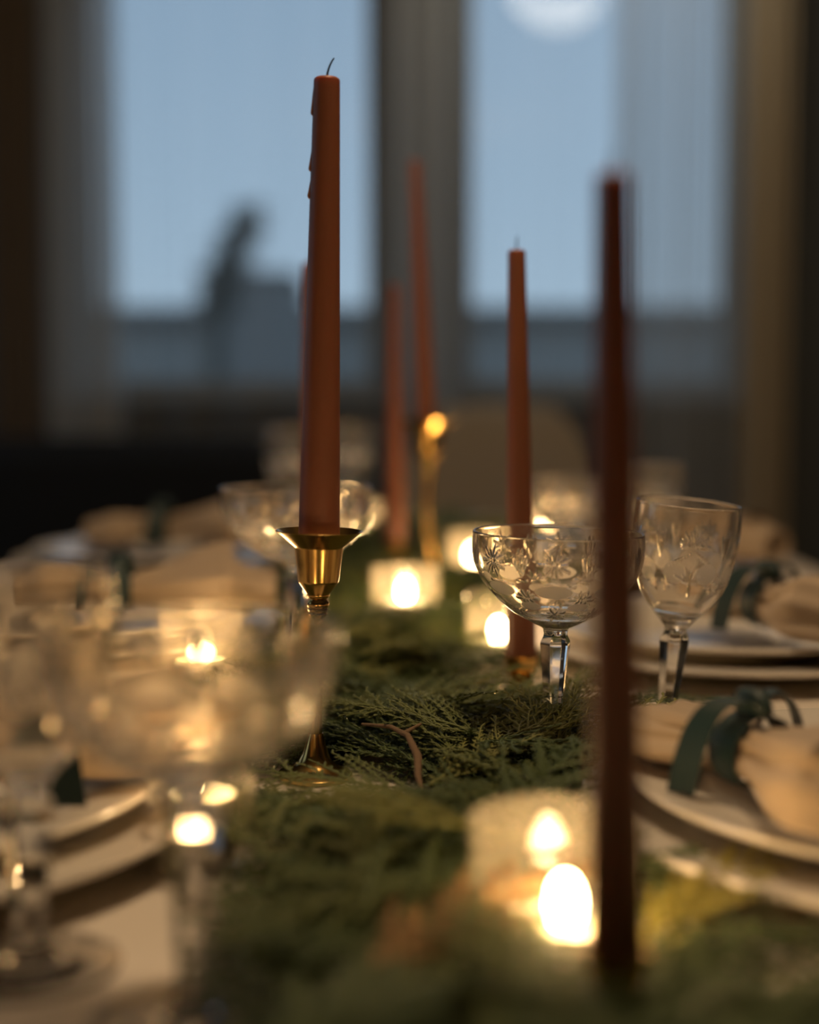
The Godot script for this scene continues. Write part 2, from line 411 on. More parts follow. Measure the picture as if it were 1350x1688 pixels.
func greens() -> void:
	var kinds := []
	for k in 9:
		kinds.append(cedar_spray([.075, .09, .10, .11, .085, .12, .095, .07, .105][k], rng.randf_range(-.3, .3), rng.randf_range(.02, .22)).mesh())
	var gl := thing("cedar_garland", "long runner of loose green cedar sprigs down the middle of the table", "garland", Vector3(0, TABLE, 0))
	var tones := [M.cedar_light, M.cedar_mid, M.cedar_mid, M.cedar_deep, M.cedar_deep]
	# sprigs near the plane of focus, laid by hand: x, z, turn, height, pitch, kind, tone
	for q in [[.012, -.745, .25, .010, 10, 3, 0], [.070, -.715, 2.7, .012, 8, 5, 1], [.030, -.700, .1, .006, 6, 2, 0], [-.02, -.770, .6, .008, 14, 4, 1], [.055, -.715, 1.0, .006, 27, 7, 0], [.074, -.706, 1.9, .006, 27, 7, 0], [.080, -.708, .6, .008, 24, 7, 0], [.072, -.710, 1.35, .006, 27, 0, 0], [.064, -.700, .2, .006, 16, 1, 1],
			[.088, -.722, .15, .010, 16, 0, 1], [.010, -.668, .9, .012, 9, 1, 0], [-.085, -.735, 2.9, .008, 8, 6, 3], [-.088, -.71, 2.4, .010, 10, 8, 3], [-.080, -.665, 2.7, .008, 6, 4, 3], [-.112, -.668, .05, .002, 1, 7, 3], [.050, -.648, 2.95, .002, 1, 7, 4], [.030, -.645, 2.75, .004, 3, 5, 2], [-.065, -.612, .05, .004, 3, 3, 4], [.0, -.645, -.2, .002, 1, 7, 3], [-.072, -.72, 2.95, .004, 5, 4, 4], [.080, -.470, 1.0, .006, 9, 7, 5], [.086, -.500, .8, .004, 12, 7, 5], [.03, -.79, .35, .012, 12, 8, 1]]:
		var m := obj("sprig", kinds[q[5]], M.cedar_yellow if q[6] == 5 else tones[q[6]], gl)
		m.position = Vector3(q[0], q[3], q[1])
		m.basis = Basis(Vector3.UP, q[2]) * Basis(Vector3.BACK, deg_to_rad(q[4]))
	var keep := [[-.0491, -.7265, .036], [-.040, -.700, .032], [-.032, -.675, .026], [.0735, -.9241, .040], [.072, -.892, .030], [.0645, -.430, .012], [.0195, -1.54, .028], [-.0170, -1.62, .036], [-.0805, -1.16, .03], [.0512, -.488, .034], [-.0037, -1.2272, .033], [.0723, -1.0672, .033], [.0720, -1.557, .033],
		[-.06, -2.03, .033], [-.0865, -.58, .026], [-.145, -.94, .033], [.0763, -.75, .012], [.235, -.62, .162], [.24, -1.07, .162], [.255, -1.55, .162], [-.245, -.62, .162], [-.255, -1.10, .162], [-.275, -1.62, .162], [-.0678, -.4337, .012], [-.1311, -.4778, .034], [.1526, -.813, .033], [-.0792, -.9917, .012], [.012, -.655, .014], [.03, -.93, .016]]
	var made := 0
	var tries := 0
	while made < 278 and tries < 9000:
		tries += 1
		var z := -.30 - 1.72 * rng.randf() ** 1.25
		var x := clampf(rng.randfn(.005, .062), -.135, .135)
		var turn := rng.randf_range(-PI, PI)
		var k := rng.randi() % kinds.size()
		var L := .085
		var ok := minf(x, x + cos(turn) * L) > lerpf(-.150, -.045, smoothstep(-.60, -.44, z))
		for c in keep:
			for f in [0.0, .35, .7, 1.0]:
				var p := Vector2(x + cos(turn) * L * f, z - sin(turn) * L * f)
				if p.distance_to(Vector2(c[0], c[1])) < c[2] + (.006 if f < 1.0 else .0):
					ok = false
			if not ok:
				break
		if not ok:
			continue
		var pitch := rng.randf_range(-2, 13)
		var m := obj("sprig", kinds[k], M.cedar_yellow if rng.randf() < .05 else tones[rng.randi() % tones.size()], gl)
		m.position = Vector3(x, rng.randf_range(.002, .016), z)
		m.basis = Basis(Vector3.UP, turn) * Basis(Vector3.BACK, deg_to_rad(pitch)) * Basis(Vector3.RIGHT, rng.randf_range(-.25, .25))
		made += 1
	# the lower layers, too deep in the runner to tell apart
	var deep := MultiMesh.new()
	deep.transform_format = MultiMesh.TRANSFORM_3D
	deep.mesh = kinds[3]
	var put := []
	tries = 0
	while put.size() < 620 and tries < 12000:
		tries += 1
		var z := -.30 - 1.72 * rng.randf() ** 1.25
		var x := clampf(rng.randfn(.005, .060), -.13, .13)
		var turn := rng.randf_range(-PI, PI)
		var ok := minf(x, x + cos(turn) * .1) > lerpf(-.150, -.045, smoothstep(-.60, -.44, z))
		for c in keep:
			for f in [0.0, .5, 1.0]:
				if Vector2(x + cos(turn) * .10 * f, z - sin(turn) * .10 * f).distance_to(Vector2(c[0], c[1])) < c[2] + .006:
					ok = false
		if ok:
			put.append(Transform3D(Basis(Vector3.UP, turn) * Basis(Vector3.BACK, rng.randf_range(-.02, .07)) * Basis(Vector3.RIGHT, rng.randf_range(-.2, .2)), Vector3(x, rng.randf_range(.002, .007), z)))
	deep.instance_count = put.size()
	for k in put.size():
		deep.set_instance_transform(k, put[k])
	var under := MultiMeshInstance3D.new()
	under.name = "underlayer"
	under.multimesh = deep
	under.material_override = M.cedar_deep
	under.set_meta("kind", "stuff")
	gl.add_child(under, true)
	# bare twigs and dry bits among the sprigs
	var s := Shape.new()
	s.tube([Vector3(-.010, .016, -.035), Vector3(.004, .019, -.018), Vector3(.012, .018, -.004), Vector3(.0165, .012, .012), Vector3(.0165, .005, .022), Vector3(.018, .002, .034)], [.0008, .0011, .0014, .0019, .0016, .0009], 12)
	s.tube([Vector3(.010, .018, -.008), Vector3(.018, .021, -.016)], [.0014, .0007], 8)
	var tw := tag(obj("twig", s, M.bark), "bent brown twig lying on the cedar beside the sharp candlestick", "twig")
	tw.position = Vector3(-.014, TABLE + .008, -.705)
	tw.scale = Vector3(1.1, 1.0, 1.1)
	s = Shape.new()
	s.tube([Vector3(0, .004, 0), Vector3(.05, .012, -.01), Vector3(.10, .010, .005), Vector3(.14, .004, .0)], [.0016, .0018, .0015, .0008], 8)
	tw = tag(obj("twig", s, M.bark), "long brown twig lying in the cedar behind the sharp candlestick", "twig")
	tw.position = Vector3(-.03, TABLE, -.86)
	var fr := cedar_spray(.12, .1, .08).mesh()
	var i := 0
	for q in [[-.012, -.425, 1.0, "orange-brown dried frond running along the left side of the nearest votive"]]:
		var d := tag(obj("dried_frond", fr, M.dried_frond), q[3], "dried frond")
		d.position = Vector3(q[0], TABLE + .021, q[1])
		d.basis = Basis(Vector3.UP, q[2]) * Basis(Vector3.BACK, .01)
		i += 1

# ------------------------------------------------------------------ shapes
class Shape:
	var v := PackedVector3Array()
	var n := PackedVector3Array()
	var t := PackedVector2Array()
	var ix := PackedInt32Array()

	# rows of points; outward normal = (next row - row) x (next column - column)
	func grid(rows: Array, wrap: bool, uv_scale := Vector2.ONE) -> void:
		var nr := rows.size()
		var nc: int = rows[0].size()
		var base := v.size()
		var cols := nc + 1 if wrap else nc
		for i in nr:
			var r: PackedVector3Array = rows[i]
			var up: PackedVector3Array = rows[mini(i + 1, nr - 1)]
			var dn: PackedVector3Array = rows[maxi(i - 1, 0)]
			for jj in cols:
				var j := jj % nc
				var a := (j + 1) % nc if wrap else mini(j + 1, nc - 1)
				var b := (j - 1 + nc) % nc if wrap else maxi(j - 1, 0)
				var nn := (up[j] - dn[j]).cross(r[a] - r[b])
				if nn.length_squared() < 1e-22:
					nn = (up[j] - dn[j]).cross(up[a] - up[b]) + (up[j] - dn[j]).cross(dn[a] - dn[b])
				v.append(r[j])
				n.append(nn.normalized() if nn.length_squared() > 1e-30 else Vector3.UP)
				t.append(Vector2(float(jj) / (cols - 1), float(i) / maxi(nr - 1, 1)) * uv_scale)
		for i in nr - 1:
			for j in cols - 1:
				var p := base + i * cols + j
				ix.append_array(PackedInt32Array([p, p + 1, p + cols, p + 1, p + cols + 1, p + cols]))

	# profile of (radius, height), outer side going up; corners sharper than 40 degrees stay hard
	func lathe(prof: Array, segs: int, at := Vector3.ZERO) -> void:
		var runs := []
		var run := [prof[0]]
		for i in range(1, prof.size()):
			run.append(prof[i])
			if i < prof.size() - 1:
				var d0: Vector2 = prof[i] - prof[i - 1]
				var d1: Vector2 = prof[i + 1] - prof[i]
				if absf(d0.angle_to(d1)) > 0.7:
					runs.append(run)
					run = [prof[i]]
		runs.append(run)
		for q in runs:
			var base := v.size()
			for i in q.size():
				var d: Vector2 = (q[mini(i + 1, q.size() - 1)] - q[maxi(i - 1, 0)]).normalized()
				for j in segs + 1:
					var a := TAU * j / segs
					v.append(at + Vector3(q[i].x * cos(a), q[i].y, q[i].x * sin(a)))
					n.append(Vector3(d.y * cos(a), -d.x, d.y * sin(a)))
					t.append(Vector2(float(j) / segs, float(i) / maxi(q.size() - 1, 1)))
			for i in q.size() - 1:
				for j in segs:
					var p: int = base + i * (segs + 1) + j
					ix.append_array(PackedInt32Array([p, p + 1, p + segs + 1, p + 1, p + segs + 2, p + segs + 1]))

	func tri(a: Vector3, b: Vector3, c: Vector3) -> void:   # a, b, c clockwise from outside
		var nn := (c - a).cross(b - a).normalized()
		for p in [a, b, c]:
			ix.append(v.size())
			v.append(p)
			n.append(nn)
			t.append(Vector2(p.x, p.z))

	func quad(a: Vector3, b: Vector3, c: Vector3, d: Vector3) -> void:
		tri(a, b, c)
		tri(a, c, d)

	# box with chamfered edges
	func box(c: Vector3, s: Vector3, ch := 0.0, turn := Basis.IDENTITY) -> void:
		var h := s / 2
		ch = minf(ch, 0.45 * minf(s.x, minf(s.y, s.z)))
		var P := func(x, y, z): return c + turn * Vector3(x, y, z)
		for ax in 3:
			for sg in [-1.0, 1.0]:
				var u := Vector3.ZERO; var w := Vector3.ZERO; var o := Vector3.ZERO
				o[ax] = h[ax] * sg
				u[(ax + 1) % 3] = h[(ax + 1) % 3] - ch
				w[(ax + 2) % 3] = (h[(ax + 2) % 3] - ch) * sg
				quad(c + turn * (o - u - w), c + turn * (o - u + w), c + turn * (o + u + w), c + turn * (o + u - w))
		if ch <= 0.0:
			return
		for ax in 3:
			var b1 := (ax + 1) % 3
			var b2 := (ax + 2) % 3
			for s1 in [-1.0, 1.0]:
				for s2 in [-1.0, 1.0]:
					var e := Vector3.ZERO; e[ax] = h[ax] - ch
					var p := Vector3.ZERO; p[b1] = h[b1] * s1; p[b2] = (h[b2] - ch) * s2
					var q := Vector3.ZERO; q[b1] = (h[b1] - ch) * s1; q[b2] = h[b2] * s2
					if s1 * s2 < 0:
						quad(c + turn * (p - e), c + turn * (q - e), c + turn * (q + e), c + turn * (p + e))
					else:
						quad(c + turn * (q - e), c + turn * (p - e), c + turn * (p + e), c + turn * (q + e))
		for sx in [-1.0, 1.0]:
			for sy in [-1.0, 1.0]:
				for sz in [-1.0, 1.0]:
					var k := Vector3(sx, sy, sz)
					var a := Vector3(h.x, h.y - ch, h.z - ch) * k
					var b := Vector3(h.x - ch, h.y, h.z - ch) * k
					var d := Vector3(h.x - ch, h.y - ch, h.z) * k
					if sx * sy * sz > 0:
						tri(c + turn * a, c + turn * d, c + turn * b)
					else:
						tri(c + turn * a, c + turn * b, c + turn * d)

	# round tube through points
	func tube(pts: Array, radii: Array, segs := 8, squash := 1.0) -> void:
		var rows := []
		var side := Vector3.ZERO
		for i in pts.size():
			var d: Vector3 = (pts[mini(i + 1, pts.size() - 1)] - pts[maxi(i - 1, 0)]).normalized()
			if side == Vector3.ZERO:
				side = d.cross(Vector3.UP if absf(d.y) < 0.9 else Vector3.RIGHT).normalized()
			side = (side - d * side.dot(d)).normalized()
			var up := side.cross(d)
			var row := PackedVector3Array()
			for j in segs:
				var a := TAU * j / segs
				row.append(pts[i] + (side * cos(a) + up * sin(a) * squash) * radii[i])
			rows.append(row)
		var first := PackedVector3Array(); first.resize(segs); first.fill(pts[0])
		var last := PackedVector3Array(); last.resize(segs); last.fill(pts[-1])
		rows.push_front(first)
		rows.push_back(last)
		grid(rows, true)

	# little flattened spindle: a scale leaf
	func spike(a: Vector3, b: Vector3, w: float, up: Vector3) -> void:
		var d := b - a
		var s := d.cross(up).normalized() * w
		var u := s.cross(d).normalized() * w * 0.5
		var base := v.size()
		var m := a + d * 0.55
		var k := 0
		for c in [a, m]:
			var f := 0.55 if k == 0 else 1.0
			for o in [s, u, -s, -u]:
				v.append(c + o * f)
				n.append(o.normalized())
				t.append(Vector2.ZERO)
			k += 1
		v.append(b)
		n.append(d.normalized())
		t.append(Vector2.ZERO)
		for j in 4:
			var p := base + j
			var q := base + (j + 1) % 4
			ix.append_array(PackedInt32Array([p, q, p + 4, q, q + 4, p + 4, p + 4, q + 4, base + 8]))

	func mesh() -> ArrayMesh:
		var a := []
		a.resize(Mesh.ARRAY_MAX)
		a[Mesh.ARRAY_VERTEX] = v
		a[Mesh.ARRAY_NORMAL] = n
		a[Mesh.ARRAY_TEX_UV] = t
		a[Mesh.ARRAY_INDEX] = ix
		var m := ArrayMesh.new()
		m.add_surface_from_arrays(Mesh.PRIMITIVE_TRIANGLES, a)
		return m

# ------------------------------------------------------------------ nodes
func numbered(called: String) -> String:
	var s := called
	var k := 1
	while has_node(NodePath(s)):
		s = "%s_%03d" % [called, k]
		k += 1
	return s

func thing(called: String, label: String, category: String, at := Vector3.ZERO, turn := 0.0, group := "") -> Node3D:
	var o := Node3D.new()
	o.name = numbered(called)
	add_child(o, true)
	o.position = at
	o.rotation.y = turn
	o.set_meta("label", label)
	o.set_meta("category", category)
	if group:
		o.set_meta("group", group)
	return o

func obj(called: String, what, m: Material, parent: Node = self) -> MeshInstance3D:
	var o := MeshInstance3D.new()
	o.name = numbered(called) if parent == self else called
	o.mesh = what.mesh() if what is Shape else what
	o.material_override = m
	o.cast_shadow = GeometryInstance3D.SHADOW_CASTING_SETTING_ON
	parent.add_child(o, true)
	return o

func tag(o: Node, label: String, category: String, group := "") -> Node:
	o.set_meta("label", label)
	o.set_meta("category", category)
	if group:
		o.set_meta("group", group)
	return o

func struct(called: String, what, m: Material, label: String, parent: Node = self) -> MeshInstance3D:
	var o := obj(called, what, m, parent)
	if parent == self:
		o.set_meta("kind", "structure")
		o.set_meta("label", label)
	return o

func dup(src: Node3D, label: String, at: Vector3, turn := 0.0) -> Node3D:
	var r: Node3D = src.duplicate()
	r.name = numbered(str(src.name).rstrip("0123456789").trim_suffix("_"))
	add_child(r, true)
	r.position = at
	r.rotation = Vector3(0, turn, 0)
	r.set_meta("label", label)
	return r

func lean(o: Node3D, side: float, forward := 0.0) -> void:   # degrees to the right, and towards the camera
	o.basis = Basis(Vector3.BACK, deg_to_rad(-side)) * Basis(Vector3.RIGHT, deg_to_rad(forward)) * o.basis

# ------------------------------------------------------------------ materials
func lin(r: float, g: float, b: float, a := 1.0) -> Color:
	var c := Color(r, g, b).linear_to_srgb()
	c.a = a
	return c

func mat(called: String, c: Color, rough: float, metal := 0.0) -> StandardMaterial3D:
	var m := StandardMaterial3D.new()
	m.resource_name = called
	m.albedo_color = c
	m.roughness = rough
	m.metallic = metal
	M[called] = m
	return m

func noise_tex(freq: float, oct: int, a: Color, b: Color, sx := 256, normal := false, bump := 2.0) -> NoiseTexture2D:
	var f := FastNoiseLite.new()
	f.seed = 7
	f.frequency = freq
	f.fractal_octaves = oct
	var t := NoiseTexture2D.new()
	t.width = sx
	t.height = sx
	t.seamless = true
	t.noise = f
	if normal:
		t.as_normal_map = true
		t.bump_strength = bump
	else:
		var g := Gradient.new()
		g.set_color(0, a)
		g.set_color(1, b)
		t.color_ramp = g
	return t

func weave(px: int, period: int) -> ImageTexture:   # relief of a plain weave
	var im := Image.create(px, px, false, Image.FORMAT_RF)
	for y in px:
		for x in px:
			var over := ((x / period) + (y / period)) % 2 == 0
			var u := sin(PI * float(x % period) / period)
			var w := sin(PI * float(y % period) / period)
			im.set_pixel(x, y, Color((w * 0.6 + u * 0.4) if over else (u * 0.6 + w * 0.4) * 0.85, 0, 0))
	return ImageTexture.create_from_image(im)

func make_materials() -> void:
	var wv := weave(128, 8)
	for q in [["table_linen", lin(.74, .66, .56), .85, 40.0], ["napkin_linen", lin(.46, .35, .24), .88, 60.0], ["taupe_cloth", lin(.42, .36, .28), .9, 30.0], ["dark_cloth", lin(.018, .019, .02), .9, 30.0], ["tan_drape", lin(.52, .42, .27), .9, 20.0], ["brown_drape", lin(.20, .15, .10), .9, 20.0]]:
		var m := mat(q[0], q[1], q[2])
		m.heightmap_enabled = true
		m.heightmap_texture = wv
		m.heightmap_scale = 0.02
		m.uv1_triplanar = true
		m.uv1_scale = Vector3.ONE * q[3]
		m.rim_enabled = true
		m.rim = 0.25
		m.rim_tint = 0.6
	var r := mat("velvet_ribbon", lin(.004, .022, .021), .55)
	r.rim_enabled = true
	r.rim = 0.5
	r.rim_tint = 0.3
	var w := mat("terracotta_wax", lin(.25, .090, .046), .42)
	w.subsurf_scatter_enabled = true
	w.subsurf_scatter_strength = 0.35
	w = mat("drip_wax", lin(.46, .20, .10), .4)
	w = mat("tealight_wax", lin(.85, .74, .56), .4)
	w.subsurf_scatter_enabled = true
	w.subsurf_scatter_strength = 0.3
	mat("burnt_wick", lin(.008, .008, .01), .9)
	var b := mat("brass", lin(.58, .36, .115), .24, 1.0)
	b.roughness_texture = noise_tex(.02, 4, Color(.55, .55, .55), Color(1, 1, 1))
	b.uv1_triplanar = true
	b.uv1_scale = Vector3.ONE * 12
	mat("ceramic", lin(.70, .64, .55), .16)
	mat("aluminium", lin(.7, .7, .7), .3, 1.0)
	var f := mat("flame", lin(1, .62, .26), 1.0)
	f.emission_enabled = true
	f.emission = lin(1, .66, .30)
	f.emission_energy_multiplier = 70.0
	var g := mat("votive_glass", Color(1, .95, .87, .05), .04)
	g.transparency = BaseMaterial3D.TRANSPARENCY_ALPHA
	g = mat("window_glass", Color(.9, .95, 1, .03), .02)
	g.transparency = BaseMaterial3D.TRANSPARENCY_ALPHA
	g = mat("crystal", Color(1, .98, .95, .05), 1.0)
	g.refraction_enabled = true
	g.refraction_scale = 0.053
	g = mat("crystal_clear", Color(1, 1, 1, 0), 0.0)
	g.refraction_enabled = true
	g.refraction_scale = 0.053
	mat("cedar_light", lin(.20, .20, .048), .5)
	mat("cedar_mid", lin(.125, .145, .036), .5)
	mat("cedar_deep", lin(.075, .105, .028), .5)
	mat("cedar_yellow", lin(.25, .21, .028), .5)
	for k in ["cedar_light", "cedar_mid", "cedar_deep", "cedar_yellow"]:
		M[k].backlight_enabled = true
		M[k].backlight = Color(.25, .28, .1)
	b = mat("bark", lin(.17, .105, .055), .85)
	b.heightmap_enabled = true
	b.heightmap_texture = noise_tex(.05, 4, Color.BLACK, Color.WHITE)
	b.heightmap_scale = 0.06
	b.uv1_triplanar = true
	b.uv1_scale = Vector3(30, 30, 30)
	mat("dried_frond", lin(.28, .15, .045), .6)
	mat("dark_wall", lin(.05, .052, .05), .8)
	mat("pier_paint", lin(.14, .15, .148), .7)
	mat("ceiling_paint", lin(.25, .23, .2), .9)
	mat("frame_paint", lin(.30, .31, .29), .5)
	var fl := mat("oak_floor", lin(.09, .055, .032), .5)
	fl.albedo_texture = noise_tex(.01, 4, Color(.7, .65, .6), Color(1, 1, 1))
	fl.uv1_triplanar = true
	fl.uv1_scale = Vector3(.6, .6, 6)
	mat("dark_wood", lin(.03, .018, .011), .4)
	var s := mat("sheer", lin(.62, .62, .58, .74), .9)
	s.transparency = BaseMaterial3D.TRANSPARENCY_ALPHA
	s = mat("sheer_mid", lin(.62, .62, .58, .46), .9)
	s.transparency = BaseMaterial3D.TRANSPARENCY_ALPHA
	s = mat("sheer_thin", lin(.62, .62, .60, .17), .9)
	s.transparency = BaseMaterial3D.TRANSPARENCY_ALPHA
	for k in ["sheer", "sheer_mid", "sheer_thin"]:
		M[k].backlight_enabled = true
		M[k].backlight = Color(.75, .75, .75)
	mat("render_grey", lin(.42, .41, .38), .9)
	mat("render_dark", lin(.28, .275, .26), .9)
	mat("tree_leaf", lin(.05, .065, .05), .8)
	mat("asphalt", lin(.05, .05, .05), .9)
	mat("opal", lin(.9, .85, .75), .5)
	M.opal.emission_enabled = true
	M.opal.emission = lin(1, .72, .44)
	M.opal.emission_energy_multiplier = 2.0
	mat("opal_dim", lin(.9, .88, .85), .5)
	M.opal_dim.emission_enabled = true
	M.opal_dim.emission = lin(1, .93, .82)
	M.opal_dim.emission_energy_multiplier = .10
	mat("black_metal", lin(.02, .02, .02), .5, .6)
	mat("petal", lin(.6, .5, .42), .7)

# ------------------------------------------------------------------ crystal glasses
func cut(p: Vector2, a: Vector2, b: Vector2, w: float, d: float) -> float:
	var ab := b - a
	var u := (p - a).dot(ab) / ab.length_squared()
	if u < 0.0 or u > 1.0:
		return 0.0
	var dist := absf((p - a).cross(ab)) / ab.length()
	var hw := w * (4.0 * u * (1.0 - u)) ** 0.6
	return .85 * d * (1.0 - dist / hw) if dist < hw else 0.0

func star(list: Array, c: Vector2, rays: int, r0: float, r1: float, w: float, d: float, from := 0.0, to := TAU) -> void:
	for k in rays:
		var a := from + (to - from) * k / rays
		var len := r1 * (1.0 if k % 2 == 0 else 0.72)
		list.append([c + Vector2(cos(a), sin(a)) * r0, c + Vector2(cos(a), sin(a)) * len, w, d])

func smooth_profile(keys: Array, per: int) -> Array:
	var out := []
	for i in keys.size() - 1:
		var p0: Vector2 = keys[maxi(i - 1, 0)]
		var p1: Vector2 = keys[i]
		var p2: Vector2 = keys[i + 1]
		var p3: Vector2 = keys[mini(i + 2, keys.size() - 1)]
		for k in per:
			out.append(p1.cubic_interpolate(p2, p0, p3, float(k) / per))
	out.append(keys[-1])
	return out

# bowl: outer keys from neck to rim; cuts live in one of n equal sectors, x along the girth, y down from the rim
func crystal_bowl(keys: Array, thick: float, floor_h: float, n: int, cuts: Array, cols_per: int, per: int) -> Shape:
	var outer := smooth_profile(keys, per)
	var rim: Vector2 = outer[-1]
	var arc := []
	arc.resize(outer.size())
	var sum := 0.0
	for i in range(outer.size() - 1, -1, -1):
		if i < outer.size() - 1:
			sum += outer[i].distance_to(outer[i + 1])
		arc[i] = sum
	var rows := []
	var cols := n * cols_per
	for i in outer.size():
		var p: Vector2 = outer[i]
		var tg: Vector2 = (outer[mini(i + 1, outer.size() - 1)] - outer[maxi(i - 1, 0)]).normalized()
		var nr := Vector2(tg.y, -tg.x)
		var deep := PackedFloat32Array()
		for j in cols_per:
			var q := Vector2(TAU / n * ((j + 0.5) / cols_per - 0.5) * p.x, arc[i])
			var d := 0.0
			for c in cuts:
				if absf(q.y - c[0].y) < 0.014 and absf(q.x - c[0].x) < 0.016:
					d = maxf(d, cut(q, c[0], c[1], c[2], c[3]))
			deep.append(d)
		var row := PackedVector3Array()
		for j in cols:
			var a := TAU * j / cols
			var w := p - nr * deep[j % cols_per]
			row.append(Vector3(w.x * cos(a), w.y, w.x * sin(a)))
		rows.append(row)
	# rounded lip, then the inside
	var rest := []
	for k in range(1, 6):
		var a := PI * k / 6.0
		rest.append(rim + Vector2(-thick / 2 + thick / 2 * cos(a), thick / 2 * sin(a)))
	var inner := []
	for i in range(outer.size() - 1, -1, -3):
		var p: Vector2 = outer[i]
		var tg: Vector2 = (outer[mini(i + 1, outer.size() - 1)] - outer[maxi(i - 1, 0)]).normalized()
		var q: Vector2 = p - Vector2(tg.y, -tg.x) * (thick * (1.0 + 0.5 * arc[i] / sum))
		if q.y < floor_h + 0.004 or q.x < 0.004:
			break
		inner.append(q)
	var e: Vector2 = inner[-1]
	for k in range(1, 9):
		var a := PI / 2 * k / 8.0
		inner.append(Vector2(e.x * cos(a), lerpf(e.y, floor_h, sin(a))))
	rest.append_array(inner)
	for p in rest:
		var row := PackedVector3Array()
		for j in cols:
			var a := TAU * j / cols
			row.append(Vector3(maxf(p.x, 0.00001) * cos(a), p.y, maxf(p.x, 0.00001) * sin(a)))
		rows.append(row)
	var s := Shape.new()
	s.grid(rows, true, Vector2(n, 1))
	# v runs with the arc of the outer wall, 0 at the rim
	var k := 0
	for i in rows.size():
		for j in cols + 1:
			s.t[k].y = clampf(arc[i] / sum, 0, 1) if i < outer.size() else 0.0
			k += 1
	return s

func faceted(prof: Array, cols: int, sides: int, round_ends := 2) -> Shape:   # lathe whose middle rows are polygons
	var rows := []
	for i in prof.size():
		var w := 0.0 if (i < 1 or i >= prof.size() - round_ends) else 1.0
		var row := PackedVector3Array()
		for j in cols:
			var a := TAU * j / cols
			var m := fposmod(a, TAU / sides) - PI / sides
			var k := lerpf(1.0, cos(PI / sides) / cos(m) * 1.07, w)
			row.append(Vector3(prof[i].x * k * cos(a), prof[i].y, prof[i].x * k * sin(a)))
		rows.append(row)
	var s := Shape.new()
	s.grid(rows, true)
	return s

func frost_map(n_ovals: Array) -> ImageTexture:   # where the wheel left the cuts matt; one sector wide
	var im := Image.create(256, 256, false, Image.FORMAT_R8)
	for y in 256:
		for x in 256:
			var f := 0.0
			for o in n_ovals:
				var q := Vector2((x / 256.0 - o[0]) / o[2], (y / 256.0 - o[1]) / o[3])
				f = maxf(f, clampf((1.0 - q.length()) * 6.0, 0, 1) * o[4])
			im.set_pixel(x, y, Color(f, f, f))
	return ImageTexture.create_from_image(im)

func make_glass(called: String, label: String, keys: Array, floor_h: float, stem: Array, foot_r: float, n: int, cuts: Array, ovals: Array, cols_per: int, per: int, sides: int) -> Node3D:
	var o := thing(called, label, "glass")
	var g: StandardMaterial3D = M.crystal.duplicate()
	g.resource_name = called + "_crystal"
	g.roughness_texture = frost_map(ovals)
	g.roughness_texture_channel = BaseMaterial3D.TEXTURE_CHANNEL_RED
	var cols := n * cols_per
	obj("bowl", crystal_bowl(keys, 0.0015, floor_h, n, cuts, cols_per, per), g, o)
	obj("stem", faceted(stem, cols, sides), M.crystal_clear, o)
	var j: Vector2 = stem[0]
	var prof := [Vector2(0.00001, .0012), Vector2(foot_r * .8, .0004), Vector2(foot_r - .0008, 0.0), Vector2(foot_r, .0007), Vector2(foot_r - .0007, .0018), Vector2(foot_r * .75, .0026), Vector2(foot_r * .4, .0048), Vector2(j.x * 1.5, j.y * .65), Vector2(j.x, j.y)]
	var s := Shape.new()
	var rows := []
	for p in smooth_profile(prof, 3):
		var row := PackedVector3Array()
		for k in cols:
			var a := TAU * k / cols
			row.append(Vector3(p.x * cos(a), p.y, p.x * sin(a)))
		rows.append(row)
	s.grid(rows, true)
	obj("foot", s, M.crystal_clear, o)
	return o

# ------------------------------------------------------------------ candles
func candlestick_tall(k := 1.0) -> Array:
	var q := Shape.new()      # socket
	q.lathe([Vector2(.0058, .0960), Vector2(.0078, .0985), Vector2(.0100, .1018), Vector2(.0103, .1022), Vector2(.0106, .1030), Vector2(.0116, .1120), Vector2(.0126, .1200),
		Vector2(.0130, .1206), Vector2(.0150, .1222), Vector2(.0185, .1252), Vector2(.0222, .1281), Vector2(.0226, .1286), Vector2(.0222, .1289), Vector2(.0180, .1258), Vector2(.0140, .1226), Vector2(.0112, .1205), Vector2(.0110, .1115), Vector2(.0001, .1110)], 64)
	var kn := Shape.new()     # turned knop
	kn.lathe([Vector2(.0034, .0835), Vector2(.0043, .0848), Vector2(.0047, .0858), Vector2(.0044, .0866), Vector2(.0049, .0872), Vector2(.0052, .0882), Vector2(.0048, .0889), Vector2(.0054, .0896),
		Vector2(.0058, .0908), Vector2(.0056, .0920), Vector2(.0048, .0928), Vector2(.0046, .0936), Vector2(.0054, .0944), Vector2(.0059, .0953), Vector2(.0058, .0960)], 48)
	var st := Shape.new()
	st.lathe([Vector2(.0033, .0234), Vector2(.0031, .0400), Vector2(.0029, .0700), Vector2(.0031, .0815), Vector2(.0034, .0835)], 40)
	var b := Shape.new()
	b.lathe([Vector2(.0001, .0), Vector2(.0188, .0), Vector2(.0194, .0006), Vector2(.0194, .0022), Vector2(.0188, .0028), Vector2(.0160, .0040), Vector2(.0120, .0058), Vector2(.0090, .0084), Vector2(.0068, .0128), Vector2(.0053, .0175), Vector2(.0042, .0215), Vector2(.0038, .0234), Vector2(.0033, .0234)], 64)
	return [["socket", q], ["knop", kn], ["stem", st], ["base", b]]

